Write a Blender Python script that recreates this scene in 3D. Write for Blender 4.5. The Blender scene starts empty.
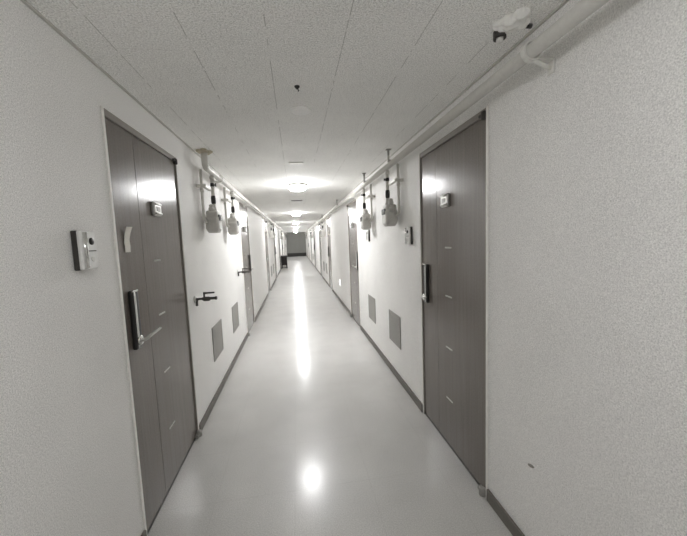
import bpy, bmesh, math, random
from mathutils import Vector, Matrix
random.seed(7)
PI = math.pi
SC = bpy.context.scene
COL = SC.collection

# ------------------------------------------------------------------ sizes (metres)
XL, XR, ZC = -0.8215, 0.9835, 2.27
ZP = 2.13                       # height of the pipes' centre lines
YB, YE = -3.2, 30.6
DOOR_H = 2.1
PERIOD = 7.4
LEFT_DOORS = []
RIGHT_DOORS = []
for k in range(4):
    LEFT_DOORS += [(1.632 + PERIOD * k, 2.512 + PERIOD * k, 1), (5.12 + PERIOD * k, 6.0 + PERIOD * k, -1)]
    RIGHT_DOORS += [(1.544 + PERIOD * k, 2.424 + PERIOD * k, 1), (5.03 + PERIOD * k, 5.91 + PERIOD * k, -1)]

# ------------------------------------------------------------------ materials
def srgb(r, g=None, b=None):
    if g is None: g = b = r
    f = lambda v: ((v / 255 + .055) / 1.055) ** 2.4 if v > 10.3 else v / 255 / 12.92
    return (f(r), f(g), f(b), 1)

class NT:
    def __init__(s, name):
        s.m = bpy.data.materials.new(name); s.m.use_nodes = True
        s.t = s.m.node_tree; s.b = s.t.nodes['Principled BSDF']
    def n(s, typ, **kw):
        x = s.t.nodes.new(typ)
        for k, v in kw.items():
            if k in x.inputs: x.inputs[k].default_value = v
            else: setattr(x, k, v)
        return x
    def l(s, a, b): s.t.links.new(a, b)
    def coord(s, scale=(1, 1, 1), kind='Object'):
        c = s.n('ShaderNodeTexCoord'); m = s.n('ShaderNodeMapping'); m.inputs['Scale'].default_value = scale
        s.l(c.outputs[kind], m.inputs['Vector']); return m.outputs['Vector']
    def math(s, op, a, b=None, c=None):
        x = s.n('ShaderNodeMath'); x.operation = op
        for i, v in enumerate((a, b, c)):
            if v is None: continue
            if isinstance(v, (int, float)): x.inputs[i].default_value = v
            else: s.l(v, x.inputs[i])
        return x.outputs[0]
    def mix(s, fac, a, b, mode='MIX'):
        x = s.n('ShaderNodeMix'); x.data_type = 'RGBA'; x.blend_type = mode
        for i, v in ((0, fac), (6, a), (7, b)):
            if isinstance(v, (int, float, tuple)): x.inputs[i].default_value = v
            else: s.l(v, x.inputs[i])
        return x.outputs[2]

def speckled(name, col, amp=.10, scale=230, rough=.6, bump=.1, spec=.3, mottle=.05):
    k = NT(name); v = k.coord()
    n1 = k.n('ShaderNodeTexNoise', Scale=scale, Detail=2.0, Roughness=.7); k.l(v, n1.inputs['Vector'])
    n2 = k.n('ShaderNodeTexNoise', Scale=3.0, Detail=3.0); k.l(v, n2.inputs['Vector'])
    a = k.math('MULTIPLY_ADD', k.math('SUBTRACT', n1.outputs['Fac'], .5), amp * 5, 1.0)
    b = k.math('MULTIPLY_ADD', k.math('SUBTRACT', n2.outputs['Fac'], .5), mottle * 4, a)
    g = k.n('ShaderNodeCombineColor')
    for i in range(3): k.l(b, g.inputs[i])
    c = k.mix(1.0, col, g.outputs[0], 'MULTIPLY')
    k.l(c, k.b.inputs['Base Color'])
    k.b.inputs['Roughness'].default_value = rough; k.b.inputs['Specular IOR Level'].default_value = spec
    bp = k.n('ShaderNodeBump', Strength=bump, Distance=.002); k.l(n1.outputs['Fac'], bp.inputs['Height']); k.l(bp.outputs[0], k.b.inputs['Normal'])
    k.color = c
    return k

def simple(name, col, rough=.5, metal=0.0, spec=.5, amp=.04, scale=60):
    k = speckled(name, col, amp=amp, scale=scale, rough=rough, bump=.02, spec=spec, mottle=.02)
    k.b.inputs['Metallic'].default_value = metal
    return k.m

# wall paint: fine multi-fleck paint, with one small dark scuff low on the right wall
kw = speckled('wall_paint', srgb(235, 234, 232), amp=.24, scale=230, rough=.62, bump=.25, spec=.25, mottle=.03)
v = kw.coord()
sp = kw.n('ShaderNodeSeparateXYZ'); kw.l(v, sp.inputs[0])
dy = kw.math('SUBTRACT', sp.outputs[1], 1.209); dz = kw.math('SUBTRACT', sp.outputs[2], .433)
ra = kw.math('DIVIDE', kw.math('MULTIPLY_ADD', dz, -.35, dy), .022); rb = kw.math('DIVIDE', kw.math('MULTIPLY_ADD', dy, .35, dz), .008)
d2 = kw.math('ADD', kw.math('MULTIPLY', ra, ra), kw.math('MULTIPLY', rb, rb))
msk = kw.math('MULTIPLY', kw.math('LESS_THAN', d2, 1.0), kw.math('GREATER_THAN', sp.outputs[0], 0.0))
kw.l(kw.mix(msk, kw.color, srgb(135, 131, 126)), kw.b.inputs['Base Color'])
WALL = kw.m

# ceiling: mineral-fibre tiles 0.305 wide laid along the corridor
kc = speckled('ceiling_tile', srgb(244, 244, 242), amp=.30, scale=170, rough=.85, bump=.3, spec=.15, mottle=.04)
v = kc.coord()
worm = kc.n('ShaderNodeTexNoise', Scale=55.0, Detail=3.0, Distortion=1.5)
wm = kc.n('ShaderNodeMapping'); wm.inputs['Scale'].default_value = (1, .45, 1); kc.l(v, wm.inputs['Vector']); kc.l(wm.outputs[0], worm.inputs['Vector'])
pit = kc.math('GREATER_THAN', worm.outputs['Fac'], .64)
sp = kc.n('ShaderNodeSeparateXYZ'); kc.l(v, sp.inputs[0])
fx = kc.math('FRACT', kc.math('DIVIDE', kc.math('ADD', sp.outputs[0], 0.07 + .305 * 10), .305))
edge = kc.math('LESS_THAN', fx, .012)
brk = kc.n('ShaderNodeTexNoise', Scale=9.0, Detail=2.0); bm_ = kc.n('ShaderNodeMapping'); bm_.inputs['Scale'].default_value = (3, 1, 1)
kc.l(v, bm_.inputs['Vector']); kc.l(bm_.outputs[0], brk.inputs['Vector'])
edge = kc.math('MULTIPLY', edge, kc.math('GREATER_THAN', brk.outputs['Fac'], .47))
fy = kc.math('FRACT', kc.math('DIVIDE', kc.math('ADD', sp.outputs[1], 40.0), .61))
edgey = kc.math('MULTIPLY', kc.math('LESS_THAN', fy, .006), .2)
c = kc.mix(kc.math('MULTIPLY', pit, .10), kc.color, srgb(120, 120, 115))
c = kc.mix(kc.math('MULTIPLY', kc.math('MAXIMUM', edge, edgey), .42), c, srgb(110, 108, 102))
kc.l(c, kc.b.inputs['Base Color'])
CEIL = kc.m

# floor: polished vinyl with faint tile seams
kf = speckled('vinyl_floor', srgb(194, 193, 190), amp=.22, scale=170, rough=.2, bump=.0, spec=.5, mottle=.07)
v = kf.coord(); sp = kf.n('ShaderNodeSeparateXYZ'); kf.l(v, sp.inputs[0])
fx = kf.math('FRACT', kf.math('DIVIDE', kf.math('ADD', sp.outputs[0], 9.08), .45))
fy = kf.math('FRACT', kf.math('DIVIDE', kf.math('ADD', sp.outputs[1], 9.0), .45))
seam = kf.math('MAXIMUM', kf.math('LESS_THAN', fx, .009), kf.math('LESS_THAN', fy, .009))
dirt = kf.n('ShaderNodeTexNoise', Scale=1.7, Detail=4.0, Roughness=.6); kf.l(v, dirt.inputs['Vector'])
c = kf.mix(kf.math('MULTIPLY', seam, .13), kf.color, srgb(120, 116, 110))
kf.l(c, kf.b.inputs['Base Color'])
r = kf.math('MULTIPLY_ADD', dirt.outputs['Fac'], .10, .36)
kf.b.inputs['Coat Weight'].default_value = .5; kf.b.inputs['Coat Roughness'].default_value = .195
kf.l(r, kf.b.inputs['Roughness'])
wav = kf.n('ShaderNodeTexNoise', Scale=14.0, Detail=2.0); kf.l(v, wav.inputs['Vector'])
bp = kf.n('ShaderNodeBump', Strength=.04, Distance=.004); kf.l(wav.outputs['Fac'], bp.inputs['Height']); kf.l(bp.outputs[0], kf.b.inputs['Normal'])
FLOOR = kf.m

# door skin: taupe laminate steel with fine vertical brushing
kd = NT('door_laminate'); v = kd.coord((90, 90, 2.2))
n1 = kd.n('ShaderNodeTexNoise', Scale=1.0, Detail=3.0, Roughness=.6); kd.l(v, n1.inputs['Vector'])
v2 = kd.coord((170, 170, 120)); n2 = kd.n('ShaderNodeTexNoise', Scale=1.0, Detail=2.0); kd.l(v2, n2.inputs['Vector'])
a = kd.math('MULTIPLY_ADD', kd.math('SUBTRACT', n1.outputs['Fac'], .5), .5, 1.0)
a = kd.math('MULTIPLY_ADD', kd.math('SUBTRACT', n2.outputs['Fac'], .5), .6, a)
g = kd.n('ShaderNodeCombineColor')
for i in range(3): kd.l(a, g.inputs[i])
kd.l(kd.mix(1.0, srgb(112, 105, 99), g.outputs[0], 'MULTIPLY'), kd.b.inputs['Base Color'])
kd.b.inputs['Roughness'].default_value = .21; kd.b.inputs['Specular IOR Level'].default_value = .6
bp = kd.n('ShaderNodeBump', Strength=.05, Distance=.001); kd.l(n1.outputs['Fac'], bp.inputs['Height']); kd.l(bp.outputs[0], kd.b.inputs['Normal'])
DOOR = kd.m

FRAME = simple('frame_paint', srgb(142, 136, 129), .45)
BEAD = simple('frame_bead', srgb(242, 240, 236), .5)
BASEB = simple('baseboard_vinyl', srgb(104, 99, 93), .45, amp=.07)
CHROME = simple('chrome', srgb(225, 225, 222), .18, 1.0)
STEEL = simple('satin_steel', srgb(190, 190, 186), .34, 1.0)
INLAY = simple('inlay_metal', srgb(176, 172, 166), .4, .3)
BLACK = simple('black_plastic', srgb(38, 37, 36), .3)
SILVER = simple('silver_plastic', srgb(232, 232, 230), .3, .1)
CORNER_SHADE = simple('corner_shade_grey', srgb(196, 194, 189), .6)
STRIP = simple('bright_strip', srgb(240, 240, 238), .22, .35)
DARK = simple('dark_metal', srgb(70, 67, 64), .4, .3)
MATTE = simple('matte_white', srgb(253, 253, 252), .9, spec=.05)
LUMP = simple('white_plaster', srgb(246, 245, 242), .8, spec=.1)
WHITE = simple('white_plastic', srgb(226, 225, 220), .4)
PIPEW = simple('pipe_paint', srgb(208, 206, 200), .38)
GREY = simple('meter_grey', srgb(194, 192, 187), .5, amp=.08)
VENT = simple('vent_grey', srgb(150, 148, 143), .5, amp=.12, scale=90)
BEIGE = simple('foam_beige', srgb(190, 181, 160), .8, amp=.12)
GLASS = simple('dial_glass', srgb(110, 112, 112), .12)
ENDW = speckled('end_wall_grey', srgb(142, 142, 138), amp=.08, scale=40, rough=.7).m
BIN = simple('bin_dark', srgb(48, 46, 44), .5)
PAPER = simple('paper', srgb(238, 234, 226), .8)
LINT = speckled('beam_paint', srgb(196, 195, 190), amp=.08, scale=100).m

def emit(name, col, st):
    k = NT(name); k.b.inputs['Base Color'].default_value = (.8, .8, .8, 1)
    k.b.inputs['Emission Color'].default_value = col; k.b.inputs['Emission Strength'].default_value = st
    return k.m
LAMP = emit('lamp_diffuser', (.99, .993, 1.0, 1), 26.0)
LAMP_UNSEEN = emit('lamp_diffuser_dimmer', (.99, .993, 1.0, 1), 7.8)
PLATE_GLOW = emit('plate_glow', (1, 1, 1, 1), .35)

# ------------------------------------------------------------------ mesh helpers
def box(bm, x0, x1, y0, y1, z0, z1, bev=0.0, seg=2):
    vs = [bm.verts.new((x, y, z)) for x in (x0, x1) for y in (y0, y1) for z in (z0, z1)]
    F = [(0, 1, 3, 2), (4, 6, 7, 5), (0, 4, 5, 1), (2, 3, 7, 6), (0, 2, 6, 4), (1, 5, 7, 3)]
    fs = [bm.faces.new([vs[i] for i in f]) for f in F]
    if bev > 0:
        es = list({e for f in fs for e in f.edges})
        bmesh.ops.bevel(bm, geom=es, offset=bev, segments=seg, profile=.5, affect='EDGES', clamp_overlap=True)

def tube(bm, pts, r, n=14, cap=True):
    pts = [Vector(p) for p in pts]; rings = []
    up = None
    for i, p in enumerate(pts):
        if i == 0: t = pts[1] - p
        elif i == len(pts) - 1: t = p - pts[i - 1]
        else: t = (pts[i + 1] - p).normalized() + (p - pts[i - 1]).normalized()
        t.normalize()
        if up is None:
            up = Vector((0, 0, 1)) if abs(t.z) < .9 else Vector((1, 0, 0))
        a = (up - t * up.dot(t)).normalized(); up = a; b = t.cross(a)
        rr = r[i] if isinstance(r, (list, tuple)) else r
        rings.append([bm.verts.new(p + (a * math.cos(2 * PI * k / n) + b * math.sin(2 * PI * k / n)) * rr) for k in range(n)])
    for A, B in zip(rings, rings[1:]):
        for k in range(n):
            f = bm.faces.new((A[k], A[(k + 1) % n], B[(k + 1) % n], B[k])); f.smooth = True
    if cap:
        bm.faces.new(rings[0][::-1]); bm.faces.new(rings[-1])

def arc(c, r, a0, a1, ax1, ax2, n=6):
    c = Vector(c); ax1 = Vector(ax1); ax2 = Vector(ax2)
    return [c + ax1 * (r * math.cos(a0 + (a1 - a0) * i / n)) + ax2 * (r * math.sin(a0 + (a1 - a0) * i / n)) for i in range(n + 1)]

def lathe(bm, prof, origin=(0, 0, 0), axis='Z', n=32):
    o = Vector(origin); rings = []
    for r, h in prof:
        ring = []
        for k in range(n):
            c, s = math.cos(2 * PI * k / n) * r, math.sin(2 * PI * k / n) * r
            p = {'Z': (c, s, h), 'Y': (s, h, c), 'X': (h, c, s)}[axis]
            ring.append(bm.verts.new(o + Vector(p)))
        rings.append(ring)
    for A, B in zip(rings, rings[1:]):
        for k in range(n):
            f = bm.faces.new((A[k], A[(k + 1) % n], B[(k + 1) % n], B[k])); f.smooth = True
    bm.faces.new(rings[0][::-1]); bm.faces.new(rings[-1])

def new(): return bmesh.new()

def obj(name, bm, mat, parent=None, label=None):
    bmesh.ops.recalc_face_normals(bm, faces=bm.faces)
    me = bpy.data.meshes.new(name); bm.to_mesh(me); bm.free()
    me.materials.append(mat)
    o = bpy.data.objects.new(name, me); COL.objects.link(o)
    if parent: o.parent = parent
    if label: o['label'] = label
    return o

def struct(name, bm, mat, label, cat):
    o = obj(name, bm, mat); o['kind'] = 'structure'; o['label'] = label; o['category'] = cat
    return o

def thing(name, label, cat, loc, rotz=0, group=None):
    o = bpy.data.objects.new(name, None); COL.objects.link(o); o.empty_display_size = .1
    o.location = loc; o.rotation_euler = (0, 0, rotz); o['label'] = label; o['category'] = cat
    if group: o['group'] = group
    return o

def dup(root, loc, rotz, label, name=None):
    r = root.copy(); COL.objects.link(r); r.location = loc; r.rotation_euler = (0, 0, rotz); r['label'] = label
    if name: r.name = name
    for ch in list(root.children):
        c = ch.copy(); COL.objects.link(c); c.parent = r
        for gch in list(ch.children):
            d = gch.copy(); COL.objects.link(d); d.parent = c
    return r

ROT = {'L': -PI / 2, 'R': PI / 2}           # local +y points out of the wall into the corridor
def wx(side): return XL if side == 'L' else XR

# ------------------------------------------------------------------ room shell
b = new(); box(b, XL - .3, XR + .3, YB - .3, YE + .3, -.12, 0)
struct('floor', b, FLOOR, 'glossy pale grey vinyl corridor floor', 'floor')
b = new(); box(b, XL - .3, XR + .3, YB - .3, YE + .3, ZC, ZC + .12)
struct('ceiling', b, CEIL, 'pale grey speckled tile ceiling of the corridor', 'ceiling')

def wall_mesh(side, doors):
    b = new(); x0, x1 = (XL - .2, XL) if side == 'L' else (XR, XR + .2)
    y = YB
    for a, e, s in doors:
        box(b, x0, x1, y, a, 0, ZC); box(b, x0, x1, a, e, DOOR_H, ZC); y = e
    box(b, x0, x1, y, YE, 0, ZC)
    return b
struct('wall_left', wall_mesh('L', LEFT_DOORS), WALL, 'long pale grey flecked wall on the left of the corridor', 'wall')
struct('wall_right', wall_mesh('R', RIGHT_DOORS), WALL, 'long pale grey flecked wall on the right of the corridor', 'wall')
b = new(); box(b, XL - .2, XR + .2, YE, YE + .15, 0, ZC)
struct('wall_end', b, ENDW, 'mid grey wall closing the far end of the corridor', 'wall')
b = new(); box(b, XL - .2, XR + .2, YB - .15, YB, 0, ZC)
struct('wall_back', b, WALL, 'pale grey wall behind the viewer', 'wall')
b = new(); box(b, XL, XR, YE - .03, YE, 0, .32, .004)
struct('baseboard_end', b, BIN, 'tall dark skirting across the far end wall', 'baseboard')

def baseboard(side, doors):
    b = new(); t = .014
    x0, x1 = (XL, XL + t) if side == 'L' else (XR - t, XR)
    y = YB
    for a, e, s in doors:
        box(b, x0, x1, y, a - .018, 0, .068, .003, 1); y = e + .018
    box(b, x0, x1, y, YE - .03, 0, .068, .003, 1)
    return b
struct('baseboard_left', baseboard('L', LEFT_DOORS), BASEB, 'dark grey brown skirting along the left wall', 'baseboard')
struct('baseboard_right', baseboard('R', RIGHT_DOORS), BASEB, 'dark grey brown skirting along the right wall', 'baseboard')

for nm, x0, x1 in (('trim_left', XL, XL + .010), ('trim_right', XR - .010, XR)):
    b = new(); box(b, x0, x1, YB, YE, ZC - .008, ZC)  # added strips that draw the shade line along the ceiling corners
    struct(nm, b, CORNER_SHADE, 'thin grey strip drawing the shade line where the %s wall meets the ceiling' % nm[5:], 'shade strip')

# ------------------------------------------------------------------ doors
def make_door(s, name, label, loc, rotz):
    """origin: floor, wall plane, middle of opening. local y out of the wall. lock side = +x*s"""
    t = thing(name, label, 'door', loc, rotz, 'taupe steel doors along the corridor'); t['kind'] = 'structure'
    hw = .44; rec = -.006
    # frame: three lining strips in the opening
    b = new()
    box(b, -hw, -hw + .006, -.12, .002, 0, DOOR_H, .002, 1)
    box(b, hw - .006, hw, -.12, .002, 0, DOOR_H, .002, 1)
    box(b, -hw + .006, hw - .006, -.12, .002, DOOR_H - .034, DOOR_H, .002, 1)
    fr = obj('door_frame', b, FRAME, t)
    for x in (-hw - .008, hw + .008):
        b = new(); box(b, x - .008, x + .008, .0, .007, 0, DOOR_H, .002, 1); obj('edge_bead', b, BEAD, fr, 'pale edge strip')
    b = new(); box(b, -hw + .006, hw - .006, -.12, -.004, 0, .012, .002, 1)
    obj('threshold', b, DARK, t)
    # leaf with two shallow vertical grooves
    b = new(); W = hw - .008; g1, g2 = s * .17 - .0008, s * .17 + .0008
    box(b, -W, g1, rec - .045, rec, .014, DOOR_H - .037, .0025, 2)
    box(b, g2, W, rec - .045, rec, .014, DOOR_H - .037, .0025, 2)
    box(b, g1 - .004, g2 + .004, rec - .044, rec - .0015, .016, DOOR_H - .039)
    leaf = obj('door_leaf', b, DOOR, t)
    # four thin metal inlays down the middle
    for z in (1.385, 1.06, .705, .345):
        b = new(); box(b, -.045, .045, rec - .002, rec + .003, z - .005, z + .005, .002, 1)
        obj('metal_inlay', b, INLAY, leaf, 'thin pale metal dash')
    # number plate: shallow tray frame with a curved face
    b = new(); px = -.03 * s
    box(b, px - .05, px + .05, rec - .002, rec + .022, 1.65, 1.735, .010, 4)
    pl = obj('number_plate', b, STEEL, t)
    b = new()
    tube(b, [(px - .044, rec + .021, 1.665), (px + .044, rec + .021, 1.665)], .0065, 10)
    tube(b, [(px - .044, rec + .021, 1.72), (px + .044, rec + .021, 1.72)], .0065, 10)
    obj('plate_rail', b, STEEL, pl)
    b = new(); box(b, px - .024, px + .024, rec + .020, rec + .0245, 1.679, 1.706, .003, 2)
    obj('plate_insert', b, VENT, pl)
    # digital lock
    lx = s * .345
    b = new(); box(b, lx - .031, lx + .031, rec - .002, rec + .024, .955, 1.255, .010, 3)
    lk = obj('door_lock', b, BLACK, t)
    b = new()
    sx = lx + s * .014
    tube(b, [(sx, rec + .020, .968), (sx, rec + .024, .985), (sx, rec + .024, 1.225), (sx, rec + .021, 1.246)], .0065, 12)
    obj('chrome_strip', b, STRIP, lk, 'bright chrome strip')
    b = new(); box(b, lx - .022, lx + .03, rec + .016, rec + .028, 1.247, 1.257, .003, 2)
    obj('top_trim', b, CHROME, lk)
    b = new(); lathe(b, [(.024, 0), (.026, .004), (.025, .012), (.014, .016)], (lx + .003, rec + .022, 1.0), 'Y', 20)
    obj('lever_rose', b, CHROME, lk)
    b = new()
    tube(b, [(lx, rec + .030, 1.0), (lx, rec + .044, 1.0), (lx - s * .010, rec + .052, 1.003), (lx - s * .06, rec + .060, 1.012), (lx - s * .115, rec + .068, 1.020), (lx - s * .135, rec + .071, 1.023)], [.009, .009, .0085, .0075, .0065, .005], 12)
    obj('lever', b, STEEL, lk)
    # pivots at the hinge side
    hx = -s * (W - .022)
    b = new(); box(b, hx - .03, hx + .03, rec, .012, DOOR_H - .036, DOOR_H - .022, .003, 2)
    lathe(b, [(.012, -.022), (.014, -.018), (.014, .012), (.009, .018)], (hx - s * .012, .006, DOOR_H - .032), 'Z', 16)
    obj('top_pivot', b, DARK, t)
    b = new(); box(b, hx - .03, hx + .03, rec, .02, .006, .03, .004, 2)
    lathe(b, [(.018, .003), (.02, .006), (.02, .04), (.012, .048)], (hx - s * .014, .014, 0), 'Z', 16)
    obj('bottom_pivot', b, VENT, t)
    return t

ORD = ['nearest', 'second', 'third', 'fourth', 'fifth', 'sixth', 'seventh', 'farthest']
DL = {('L', 0): 'nearest taupe steel door on the left wall, a curled note above its lock',
      ('R', 0): 'nearest taupe steel door on the right wall, under the thick pipe bracket',
      ('L', 1): 'second taupe door on the left wall, just past the two gas meters and taps',
      ('R', 1): 'second taupe door on the right wall, just past the two gas meters and vents'}
n = 0; proto = {}
for side, doors in (('L', LEFT_DOORS), ('R', RIGHT_DOORS)):
    for i, (a, e, s) in enumerate(doors):
        n += 1
        word = 'left' if side == 'L' else 'right'
        lab = DL.get((side, i), '%s taupe steel door from the camera along the %s wall' % (ORD[i], word))
        loc = (wx(side), (a + e) / 2, 0)
        if s not in proto: proto[s] = make_door(s, 'door_%d' % n, lab, loc, ROT[side])
        else:
            d = dup(proto[s], loc, ROT[side], lab, 'door_%d' % n)
            if (side, i) == ('R', 0):
                for c in d.children:
                    if c.name.startswith('number_plate'): c.location.x = .045
                    for g in c.children:
                        if g.name.startswith('chrome_strip'): g.location.x = -.030

# a curled slip of paper stuck on the first left door
b = new(); N = 8; fr = []
for i in range(N + 1):
    z = .125 * i / N; cu = .002 + .016 * max(0, (i - 3) / 5) ** 2
    w = .025 if i < 4 else .022
    off = -.004 if i < 3 else .0
    fr.append([b.verts.new((x + off, cu + (.001 if x > 0 else .006 * (i / N)), z)) for x in (-w, 0, w)])
for A, B in zip(fr, fr[1:]):
    for k in range(2): b.faces.new((A[k], A[k + 1], B[k + 1], B[k]))
bmesh.ops.recalc_face_normals(b, faces=b.faces[:]); bmesh.ops.solidify(b, geom=b.faces[:], thickness=.0015)
o = obj('paper_note', b, PAPER); o.location = (XL - .0055, 1.733, 1.446); o.rotation_euler = (0, 0, ROT['L'])
o['label'] = 'off-white curled paper slip stuck high on the nearest left door'; o['category'] = 'note'

# ------------------------------------------------------------------ intercoms
def intercom(loc, rotz, label):
    t = thing('wall_mounted_intercom', label, 'intercom', loc, rotz, 'intercoms beside the doors')
    b = new(); box(b, -.047, .047, 0, .020, -.075, .075, .004, 2)
    bd = obj('back_box', b, DARK, t)
    b = new(); box(b, -.0465, .0465, .018, .034, -.0745, .0745, .006, 3)
    f = obj('front_plate', b, SILVER, t)
    b = new(); tube(b, [(.026, .0335, -.068), (.026, .0335, .068)], .010, 14)
    obj('chrome_bar', b, CHROME, f)
    b = new(); lathe(b, [(.014, 0), (.014, .004), (.010, .006), (.004, .007)], (-.014, .033, .034), 'Y', 20)
    obj('camera_lens', b, BLACK, f)
    b = new(); box(b, -.040, .014, .033, .0355, -.005, -.001, .0008, 1)
    obj('seam_line', b, BLACK, f)
    b = new(); lathe(b, [(.010, 0), (.010, .003), (.008, .004)], (-.014, .033, -.035), 'Y', 20)
    obj('call_button', b, WHITE, f)
    return t
ic = intercom((XL, 1.375, 1.465), ROT['L'], 'silver video intercom with dark side on the left wall before the nearest door')
dup(ic, (XR, 2.655, 1.475), ROT['R'], 'silver intercom on the right wall just past the nearest right door')
dup(ic, (XR, 4.22, 1.50), ROT['R'], 'small intercom on the right wall under the second gas meter')

# ------------------------------------------------------------------ louvred vents
def vent(loc, rotz, label):
    t = thing('wall_vent', label, 'vent', loc, rotz, 'louvred vents low on the walls')
    w, h = .19, .165
    b = new()
    box(b, -w, -w + .02, 0, .008, -h, h, .002, 1); box(b, w - .02, w, 0, .008, -h, h, .002, 1)
    box(b, -w + .02, w - .02, 0, .008, -h, -h + .02, .002, 1); box(b, -w + .02, w - .02, 0, .008, h - .02, h, .002, 1)
    obj('vent_frame', b, VENT, t)
    b = new(); box(b, -w + .02, w - .02, 0, .0015, -h + .02, h - .02)
    for i in range(16):
        z = -h + .03 + i * (2 * h - .06) / 15
        vs = [b.verts.new(p) for p in ((-w + .02, .007, z - .009), (w - .02, .007, z - .009), (w - .02, .002, z + .007), (-w + .02, .002, z + .007))]
        b.faces.new(vs)
        vs2 = [b.verts.new(p) for p in ((-w + .02, .002, z - .0095), (w - .02, .002, z - .0095))]
        b.faces.new((vs[0], vs2[0], vs2[1], vs[1]))
    obj('louvre_panel', b, VENT, t)
    return t
vp = None
VY = {'L': (3.30, 4.265), 'R': (3.175, 4.185)}
for side in 'LR':
    for k in range(3):
        for j in range(2):
            word = 'left' if side == 'L' else 'right'
            i = 2 * k + j
            lab = ('%s grey louvred vent low on the %s wall' % (['nearest', 'second', 'third', 'fourth', 'fifth', 'sixth'][i], word))
            lab += [' below the first gas meter', ' below the second gas meter', ' past the third door', ' before the fourth door', ' past the fifth door', ' before the sixth door'][i]
            loc = (wx(side), VY[side][j] + PERIOD * k, .517)
            if vp is None: vp = vent(loc, ROT[side], lab)
            else: dup(vp, loc, ROT[side], lab)

# ------------------------------------------------------------------ gas meters
def gas_meter(m, name_label, loc, rotz):
    """m = +1 when local +x runs towards the camera. origin on the wall at meter centre height"""
    t = thing('gas_meter', name_label, 'gas meter', loc, rotz, 'gas meters hung on the walls')
    n0 = .088
    b = new()
    box(b, -.085, .085, n0 - .058, n0 + .058, -.108, .04, .03, 4)
    box(b, -.075, .075, n0 - .052, n0 + .052, .005, .085, .026, 4)
    box(b, -.11, -.07, n0 - .02, n0 + .03, .01, .055, .012, 3)
    box(b, -.06, .06, n0 - .045, n0 + .045, -.118, -.09, .012, 3)
    body = obj('meter_body', b, GREY, t)
    b = new(); box(b, -.05, .05, n0 + .05, n0 + .066, -.01, .045, .006, 2); obj('index_window', b, GLASS, body)
    b = new(); box(b, -.04, .04, n0 + .055, n0 + .060, -.09, -.05, .002, 1); obj('rating_plate', b, STEEL, body)
    inx, outx = -m * .05, m * .05
    for x in (inx, outx):
        b = new(); lathe(b, [(.018, .07), (.026, .08), (.026, .105), (.02, .112), (.02, .125)], (x, n0, 0), 'Z', 8)
        obj('union_nut', b, GREY, t)
    top = ZP - loc[2]
    b = new(); tube(b, [(inx, n0, .11), (inx, n0, top - .028)], .0165, 14)
    lathe(b, [(.022, 0), (.022, .03)], (inx, n0, top - .065), 'Z', 16)
    obj('inlet_pipe', b, PIPEW, t)
    b = new(); lathe(b, [(.016, .15), (.020, .158), (.022, .175), (.022, .205), (.019, .222), (.016, .228)], (inx, n0, 0), 'Z', 16)
    obj('regulator_valve', b, BLACK, t, 'black valve above the meter')
    b = new(); z = top - .115
    lathe(b, [(.017, -.016), (.0185, -.011), (.0185, .011), (.017, .016)], (inx, n0, z), 'Z', 16)
    tube(b, [(inx, n0 + .01, z), (inx, n0 + .03, z)], .007, 8); box(b, inx - .006, inx + .006, n0 + .026, n0 + .034, z - .016, z + .016, .003, 2)
    obj('shutoff_valve', b, BLACK, t, 'black shut-off handle')
    rx = m * .14
    b = new(); tube(b, [(rx, .042, top - .01), (rx, .042, .02), (rx - m * .006, .042, -.005), (rx - m * .03, .046, -.02), (m * .07, .05, -.02)], .013, 12)
    lathe(b, [(.017, 0), (.017, .02)], (rx, .042, .235), 'Z', 14)
    obj('outlet_pipe', b, PIPEW, t)
    b = new(); lathe(b, [(.020, .0), (.020, .012), (.008, .02)], (outx, n0, .118), 'Z', 16)
    obj('test_cap', b, GREY, t)
    b = new(); zb = .285
    box(b, min(inx, rx) - .025, max(inx, rx) + .02, .046, .082, zb - .013, zb + .013, .004, 2)
    box(b, rx - .02, rx + .02, 0, .05, zb - .013, zb + .013, .003, 1)
    obj('pipe_bracket', b, PIPEW, t)
    return t
mp = {}
MY = {'L': (3.13, 4.08), 'R': (2.97, 4.02)}
for side in 'LR':
    m = 1 if side == 'L' else -1
    word = 'left' if side == 'L' else 'right'
    for k in range(4):
        for j in range(2):
            i = 2 * k + j
            lab = '%s pale grey gas meter hanging on the %s wall' % (['nearest', 'second', 'third', 'fourth', 'fifth', 'sixth', 'seventh', 'farthest'][i], word)
            if i == 0: lab += ' past the nearest door'
            elif i == 1: lab += ' before the second door'
            else: lab += ' of the corridor, far down'
            loc = (wx(side), MY[side][j] + PERIOD * k, 1.69)
            if side not in mp: mp[side] = gas_meter(m, lab, loc, ROT[side])
            else: dup(mp[side], loc, ROT[side], lab)

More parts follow.
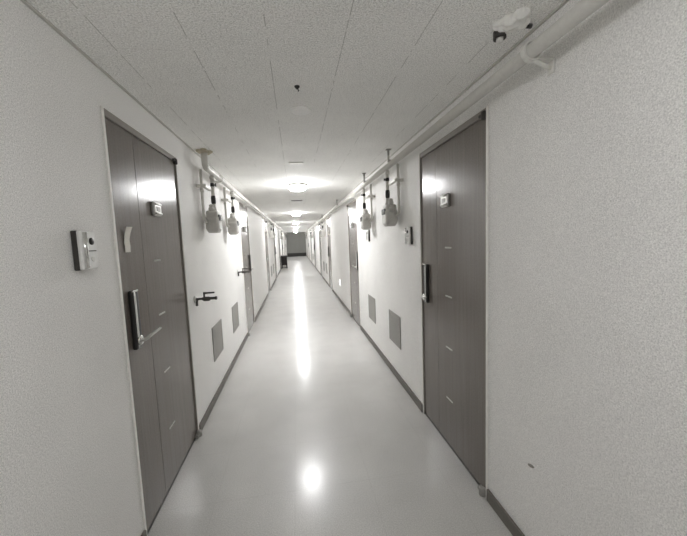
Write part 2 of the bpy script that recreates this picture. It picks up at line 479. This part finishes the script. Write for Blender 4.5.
# ------------------------------------------------------------------ pipes under the ceiling
# right: thick painted pipe, whole length
t = thing('ceiling_pipe', 'thick pale painted pipe running along the top of the right wall', 'pipe', (XR - .088, 0, ZP))
b = new(); tube(b, [(0, YB + .02, 0), (0, YE - .03, 0)], .026, 20); obj('pipe_run', b, PIPEW, t)
def clamp(y, parent, sgn, r):
    b = new()
    ring = [(math.cos(a) * (r + .004), y, math.sin(a) * (r + .004)) for a in [PI * 2 * i / 20 for i in range(21)]]
    for i in range(20):
        p, q = ring[i], ring[i + 1]
        o0, o1 = Vector((p[0], 0, p[2])) * 1.0, Vector((q[0], 0, q[2]))
        k = (r + .010) / (r + .004)
        vs = []
        for (pp, f, dy) in ((o0, 1, -.011), (o1, 1, -.011), (o1, k, -.011), (o0, k, -.011)):
            vs.append(b.verts.new((pp.x * f, y + dy, pp.z * f)))
        us = []
        for (pp, f, dy) in ((o0, 1, .011), (o1, 1, .011), (o1, k, .011), (o0, k, .011)):
            us.append(b.verts.new((pp.x * f, y + dy, pp.z * f)))
        b.faces.new((vs[0], vs[1], vs[2], vs[3])); b.faces.new((us[3], us[2], us[1], us[0]))
        b.faces.new((vs[3], vs[2], us[2], us[3])); b.faces.new((vs[0], us[0], us[1], vs[1]))
    # strap from the ring down to a foot on the wall
    wallx = sgn * .088
    box(b, min(sgn * (r - .004), wallx), max(sgn * (r - .004), wallx), y - .011, y + .011, -r - .006, -r + .004, .002, 1)
    tube(b, [(sgn * .0, y, -r - .002), (wallx - sgn * .02, y, -.052), (wallx - sgn * .001, y, -.056)], [.008, .007, .007], 8)
    box(b, min(wallx, wallx - sgn * .008), max(wallx, wallx - sgn * .008), y - .016, y + .016, -.075, -.03, .002, 1)
    return obj('pipe_clamp', b, WHITE, parent)
for y in (1.13, 4.9, 8.6, 12.3, 16.0, 19.7, 23.4): clamp(y, t, 1, .026)
for y in (2.92, 3.97, 6.6, 10.3, 14.0):
    b = new(); tube(b, [(-.012, y, .028), (-.012, y, ZC - ZP - .001)], .010, 10); box(b, -.035, .012, y - .02, y + .02, ZC - ZP - .008, ZC - ZP - .0005, .002, 1)
    box(b, -.02, .02, y - .014, y + .014, .022, .045, .004, 1)
    obj('pipe_hanger', b, VENT, t, 'small grey hanger above the pipe')
# left: thinner gas main that drops through the ceiling just past the first door
t = thing('gas_pipe', 'pale gas pipe along the top of the left wall starting past the nearest door', 'pipe', (XL + .088, 0, ZP))
b = new(); y0 = 2.97
pts = [(0, y0, ZC - ZP - .001), (0, y0, .06)] + arc((0, y0 + .055, .055), .055, PI, 1.5 * PI, (0, 1, 0), (0, 0, 1), 6) + [(0, YE - .03, 0)]
tube(b, pts, .027, 18); obj('pipe_run', b, PIPEW, t)
for y in (3.5, 5.6, 8.6, 12.3, 16.0, 19.7): clamp(y, t, -1, .027)
b = new()
for i in range(16):
    a = random.random() * 6.28; rr = random.random() * .055
    c = Vector((math.cos(a) * rr * .9, y0 + math.sin(a) * rr * 1.3, ZC - ZP - .004))
    s_ = .018 + random.random() * .014
    M = Matrix.Translation(c) @ Matrix.Diagonal((s_ * 1.3, s_ * 1.3, s_ * .8, 1))
    bmesh.ops.create_icosphere(b, subdivisions=2, radius=1, matrix=M)
for v_ in b.verts: v_.co.z = min(v_.co.z, ZC - ZP - .0005)
obj('foam_seal', b, BEIGE, t, 'beige foam packed round the pipe at the ceiling')

# ------------------------------------------------------------------ wall taps on the left
def tap(loc, rotz, label):
    t = thing('wall_tap', label, 'tap', loc, rotz, 'taps on the left wall')
    b = new(); lathe(b, [(.028, 0), (.028, .006), (.016, .014)], (0, 0, 0), 'Y', 20); obj('wall_flange', b, STEEL, t)
    b = new(); tube(b, [(0, .006, 0), (0, .055, 0), (0, .06, 0), (0, .075, -.003), (0, .11, -.003), (0, .12, 0), (0, .155, 0), (0, .16, 0), (0, .172, 0)], [.009, .009, .012, .018, .018, .011, .011, .014, .014], 14)
    tube(b, [(0, .022, .002), (0, .016, -.02), (0, .014, -.055)], [.010, .009, .010], 12)
    obj('tap_body', b, DARK, t)
    b = new(); tube(b, [(0, .075, .01), (0, .075, .042)], .007, 10); tube(b, [(0, .07, .043), (0, .10, .045), (0, .155, .046)], [.010, .0075, .007], 10)
    obj('tap_handle', b, DARK, t)
    return t
tp = tap((XL, 2.69, 1.035), ROT['L'], 'dark metal tap sticking out of the left wall above the nearest vent')
dup(tp, (XL, 4.62, 1.065), ROT['L'], 'dark metal tap on the left wall just before the second left door')

# ------------------------------------------------------------------ bright plate, right wall, guessed as a guide light; glow added
t = thing('wall_mounted_plate', 'small glowing white plate low on the right wall past the second door', 'light', (XR, 7.3, .47), ROT['R'])
b = new(); box(b, -.06, .06, 0, .012, -.075, .075, .004, 2); obj('plate_body', b, WHITE, t)
b = new(); box(b, -.052, .052, .010, .016, -.066, .066, .004, 2); obj('glow_panel', b, PLATE_GLOW, t, 'glowing white panel')

# ------------------------------------------------------------------ ceiling fittings
def lamp(y, label, mat, k):
    t = thing('ceiling_lamp', label, 'lamp', (.07, y, ZC), 0, 'round lamps in a row on the ceiling')
    b = new(); lathe(b, [(.125, 0), (.127, -.03), (.122, -.036)], n=40); obj('lamp_base', b, WHITE, t)
    b = new(); lathe(b, [(.116, -.032), (.118, -.045), (.112, -.064), (.096, -.080), (.066, -.090), (.03, -.094), (.01, -.095)], n=40); obj('lamp_diffuser', b, mat, t)
    b = new(); box(b, .115, .15, -.03, .0, -.03, -.001, .005, 2); obj('sensor', b, WHITE, t)
    return t
LY = [0.0, 4.7, 9.4, 14.1, 18.8, 23.5, 28.2]
lamp(LY[0], 'added round ceiling lamp, unseen, directly over the viewer', LAMP_UNSEEN, 0)  # unseen lamp continuing the row, added to brighten the near walls
l1 = lamp(LY[1], 'largest, nearest glowing round lamp on the corridor ceiling', LAMP, 1)
for i, y in enumerate(LY[2:]):
    dup(l1, (.07, y, ZC), 0, ['second glowing round lamp down the corridor ceiling', 'third glowing lamp down the corridor ceiling', 'fourth glowing lamp far down the corridor ceiling', 'fifth glowing lamp far down the corridor ceiling', 'farthest glowing lamp before the grey end wall'][i])

t = thing('ceiling_cover', 'pale round blank cover disc on the ceiling behind the tiny dark plug', 'cover plate', (.075, 2.07, ZC))
b = new(); lathe(b, [(.062, 0), (.062, -.006), (.052, -.012), (.048, -.0125), (.01, -.0125)], n=32); obj('cover_disc', b, MATTE, t)
b = new(); lathe(b, [(.005, -.011), (.005, -.0135)], n=10); obj('screw', b, MATTE, t)
t = thing('ceiling_plug', 'tiny dark plug in the ceiling, nearest the camera', 'plug', (.051, 1.76, ZC))
b = new(); lathe(b, [(.014, 0), (.014, -.004), (.009, -.010), (.004, -.016)], n=16); obj('plug_head', b, BLACK, t)
b = new(); tube(b, [(0, 0, -.012), (.008, 0, -.02), (.004, 0, -.026)], .003, 8); obj('hook', b, BLACK, t)
t = thing('ceiling_strip', 'short pale strip plate across the ceiling before the nearest lamp', 'strip', (.05, 3.4, ZC))
b = new(); box(b, -.075, .075, -.015, .015, -.012, 0, .002, 1); obj('strip_plate', b, WHITE, t)
t = thing('ceiling_slot', 'short dark slot plate on the ceiling beyond the nearest lamp', 'strip', (.07, 6.55, ZC))
b = new(); box(b, -.11, .11, -.03, .03, -.012, 0, .002, 1); obj('slot_plate', b, DARK, t)

# lumpy white ceiling fitting by the pipe
t = thing('sprinkler_fitting', 'lumpy white ceiling fitting with ringed nozzle beside the thick pipe', 'sprinkler', (.85, 1.175, ZC))
b = new()
for (x, y, z, sx, sy, sz) in ((0, 0, -.012, .04, .032, .022), (.03, -.005, -.014, .03, .025, .018), (-.03, .02, -.01, .028, .025, .014), (.01, -.04, -.01, .025, .025, .016), (-.012, .03, -.016, .026, .022, .018), (.045, .01, -.008, .022, .02, .014), (-.02, -.015, -.02, .02, .02, .014)):
    M = Matrix.Translation((x, y, z)) @ Matrix.Diagonal((sx * 1.15, sy * 1.15, sz * 1.3, 1)); bmesh.ops.create_icosphere(b, subdivisions=3, radius=1, matrix=M)
for v_ in b.verts:
    v_.co += Vector((math.sin(v_.co.y * 190), math.sin(v_.co.x * 210), math.sin((v_.co.x + v_.co.y) * 170))) * .0025
    v_.co.z = min(v_.co.z, -.0005)
obj('plaster_lump', b, LUMP, t)
b = new(); lathe(b, [(.024, -.02), (.024, -.046), (.019, -.048), (.019, -.04)], (-.02, .045, 0), n=24); obj('nozzle_ring', b, DARK, t, 'dark ring')
b = new(); lathe(b, [(.013, -.025), (.013, -.054), (.009, -.060), (.003, -.062)], (-.02, .045, 0), n=18); obj('nozzle', b, WHITE, t)
b = new(); tube(b, [(.05, .012, -.013), (.09, .014, -.013)], .009, 10); obj('side_bolt', b, BLACK, t, 'dark bolt')

# ------------------------------------------------------------------ dark stand far down on the left
t = thing('storage_stand', 'small dark open stand against the left wall far down the corridor', 'stand', (XL + .02, 17.75, 0))
b = new(); box(b, 0, .035, -.18, .18, 0, .66, .004, 1); box(b, .27, .305, -.18, .18, 0, .66, .004, 1); obj('side_panel', b, BIN, t)
b = new(); box(b, .035, .27, .14, .17, .02, .64); obj('back_panel', b, DARK, t)
b = new(); box(b, -.01, .315, -.19, .19, .66, .69, .004, 1); obj('top_board', b, BIN, t)
b = new(); box(b, .06, .245, -.16, .12, .06, .16, .01, 2); obj('white_tray', b, WHITE, t, 'white tray near the floor')
b = new(); box(b, .035, .27, -.17, .14, .035, .058); obj('shelf', b, BIN, t)

# ------------------------------------------------------------------ camera (wide phone lens, slightly rolled and pitched down)
cam = bpy.data.cameras.new('camera'); co = bpy.data.objects.new('camera', cam); COL.objects.link(co)
R_ = Vector((0.9881880769606723, -0.14814056388673608, -0.039226239739339794))
U_ = Vector((0.05203498225561243, 0.08360139466501205, 0.9951397728117005))
F_ = Vector((0.14414119874077083, 0.9854263950906658, -0.09032239303843122))
co.matrix_world = Matrix(((R_.x, U_.x, -F_.x, 0), (R_.y, U_.y, -F_.y, 0), (R_.z, U_.z, -F_.z, 1.47), (0, 0, 0, 1)))
cam.sensor_fit = 'HORIZONTAL'; cam.sensor_width = 36; cam.lens = 320.93 / 687 * 36
cam.clip_start = .02
SC.camera = co

w = bpy.data.worlds.new('world'); SC.world = w; w.use_nodes = True
w.node_tree.nodes['Background'].inputs['Color'].default_value = (1, 1, 1, 1)
w.node_tree.nodes['Background'].inputs['Strength'].default_value = 0.0
vs_ = SC.view_settings
vs_.view_transform = 'Standard'; vs_.look = 'None'; vs_.gamma = 1; vs_.use_curve_mapping = False
vs_.exposure = 2.86
SC.cycles.max_bounces = 24; SC.cycles.diffuse_bounces = 20; SC.cycles.glossy_bounces = 8
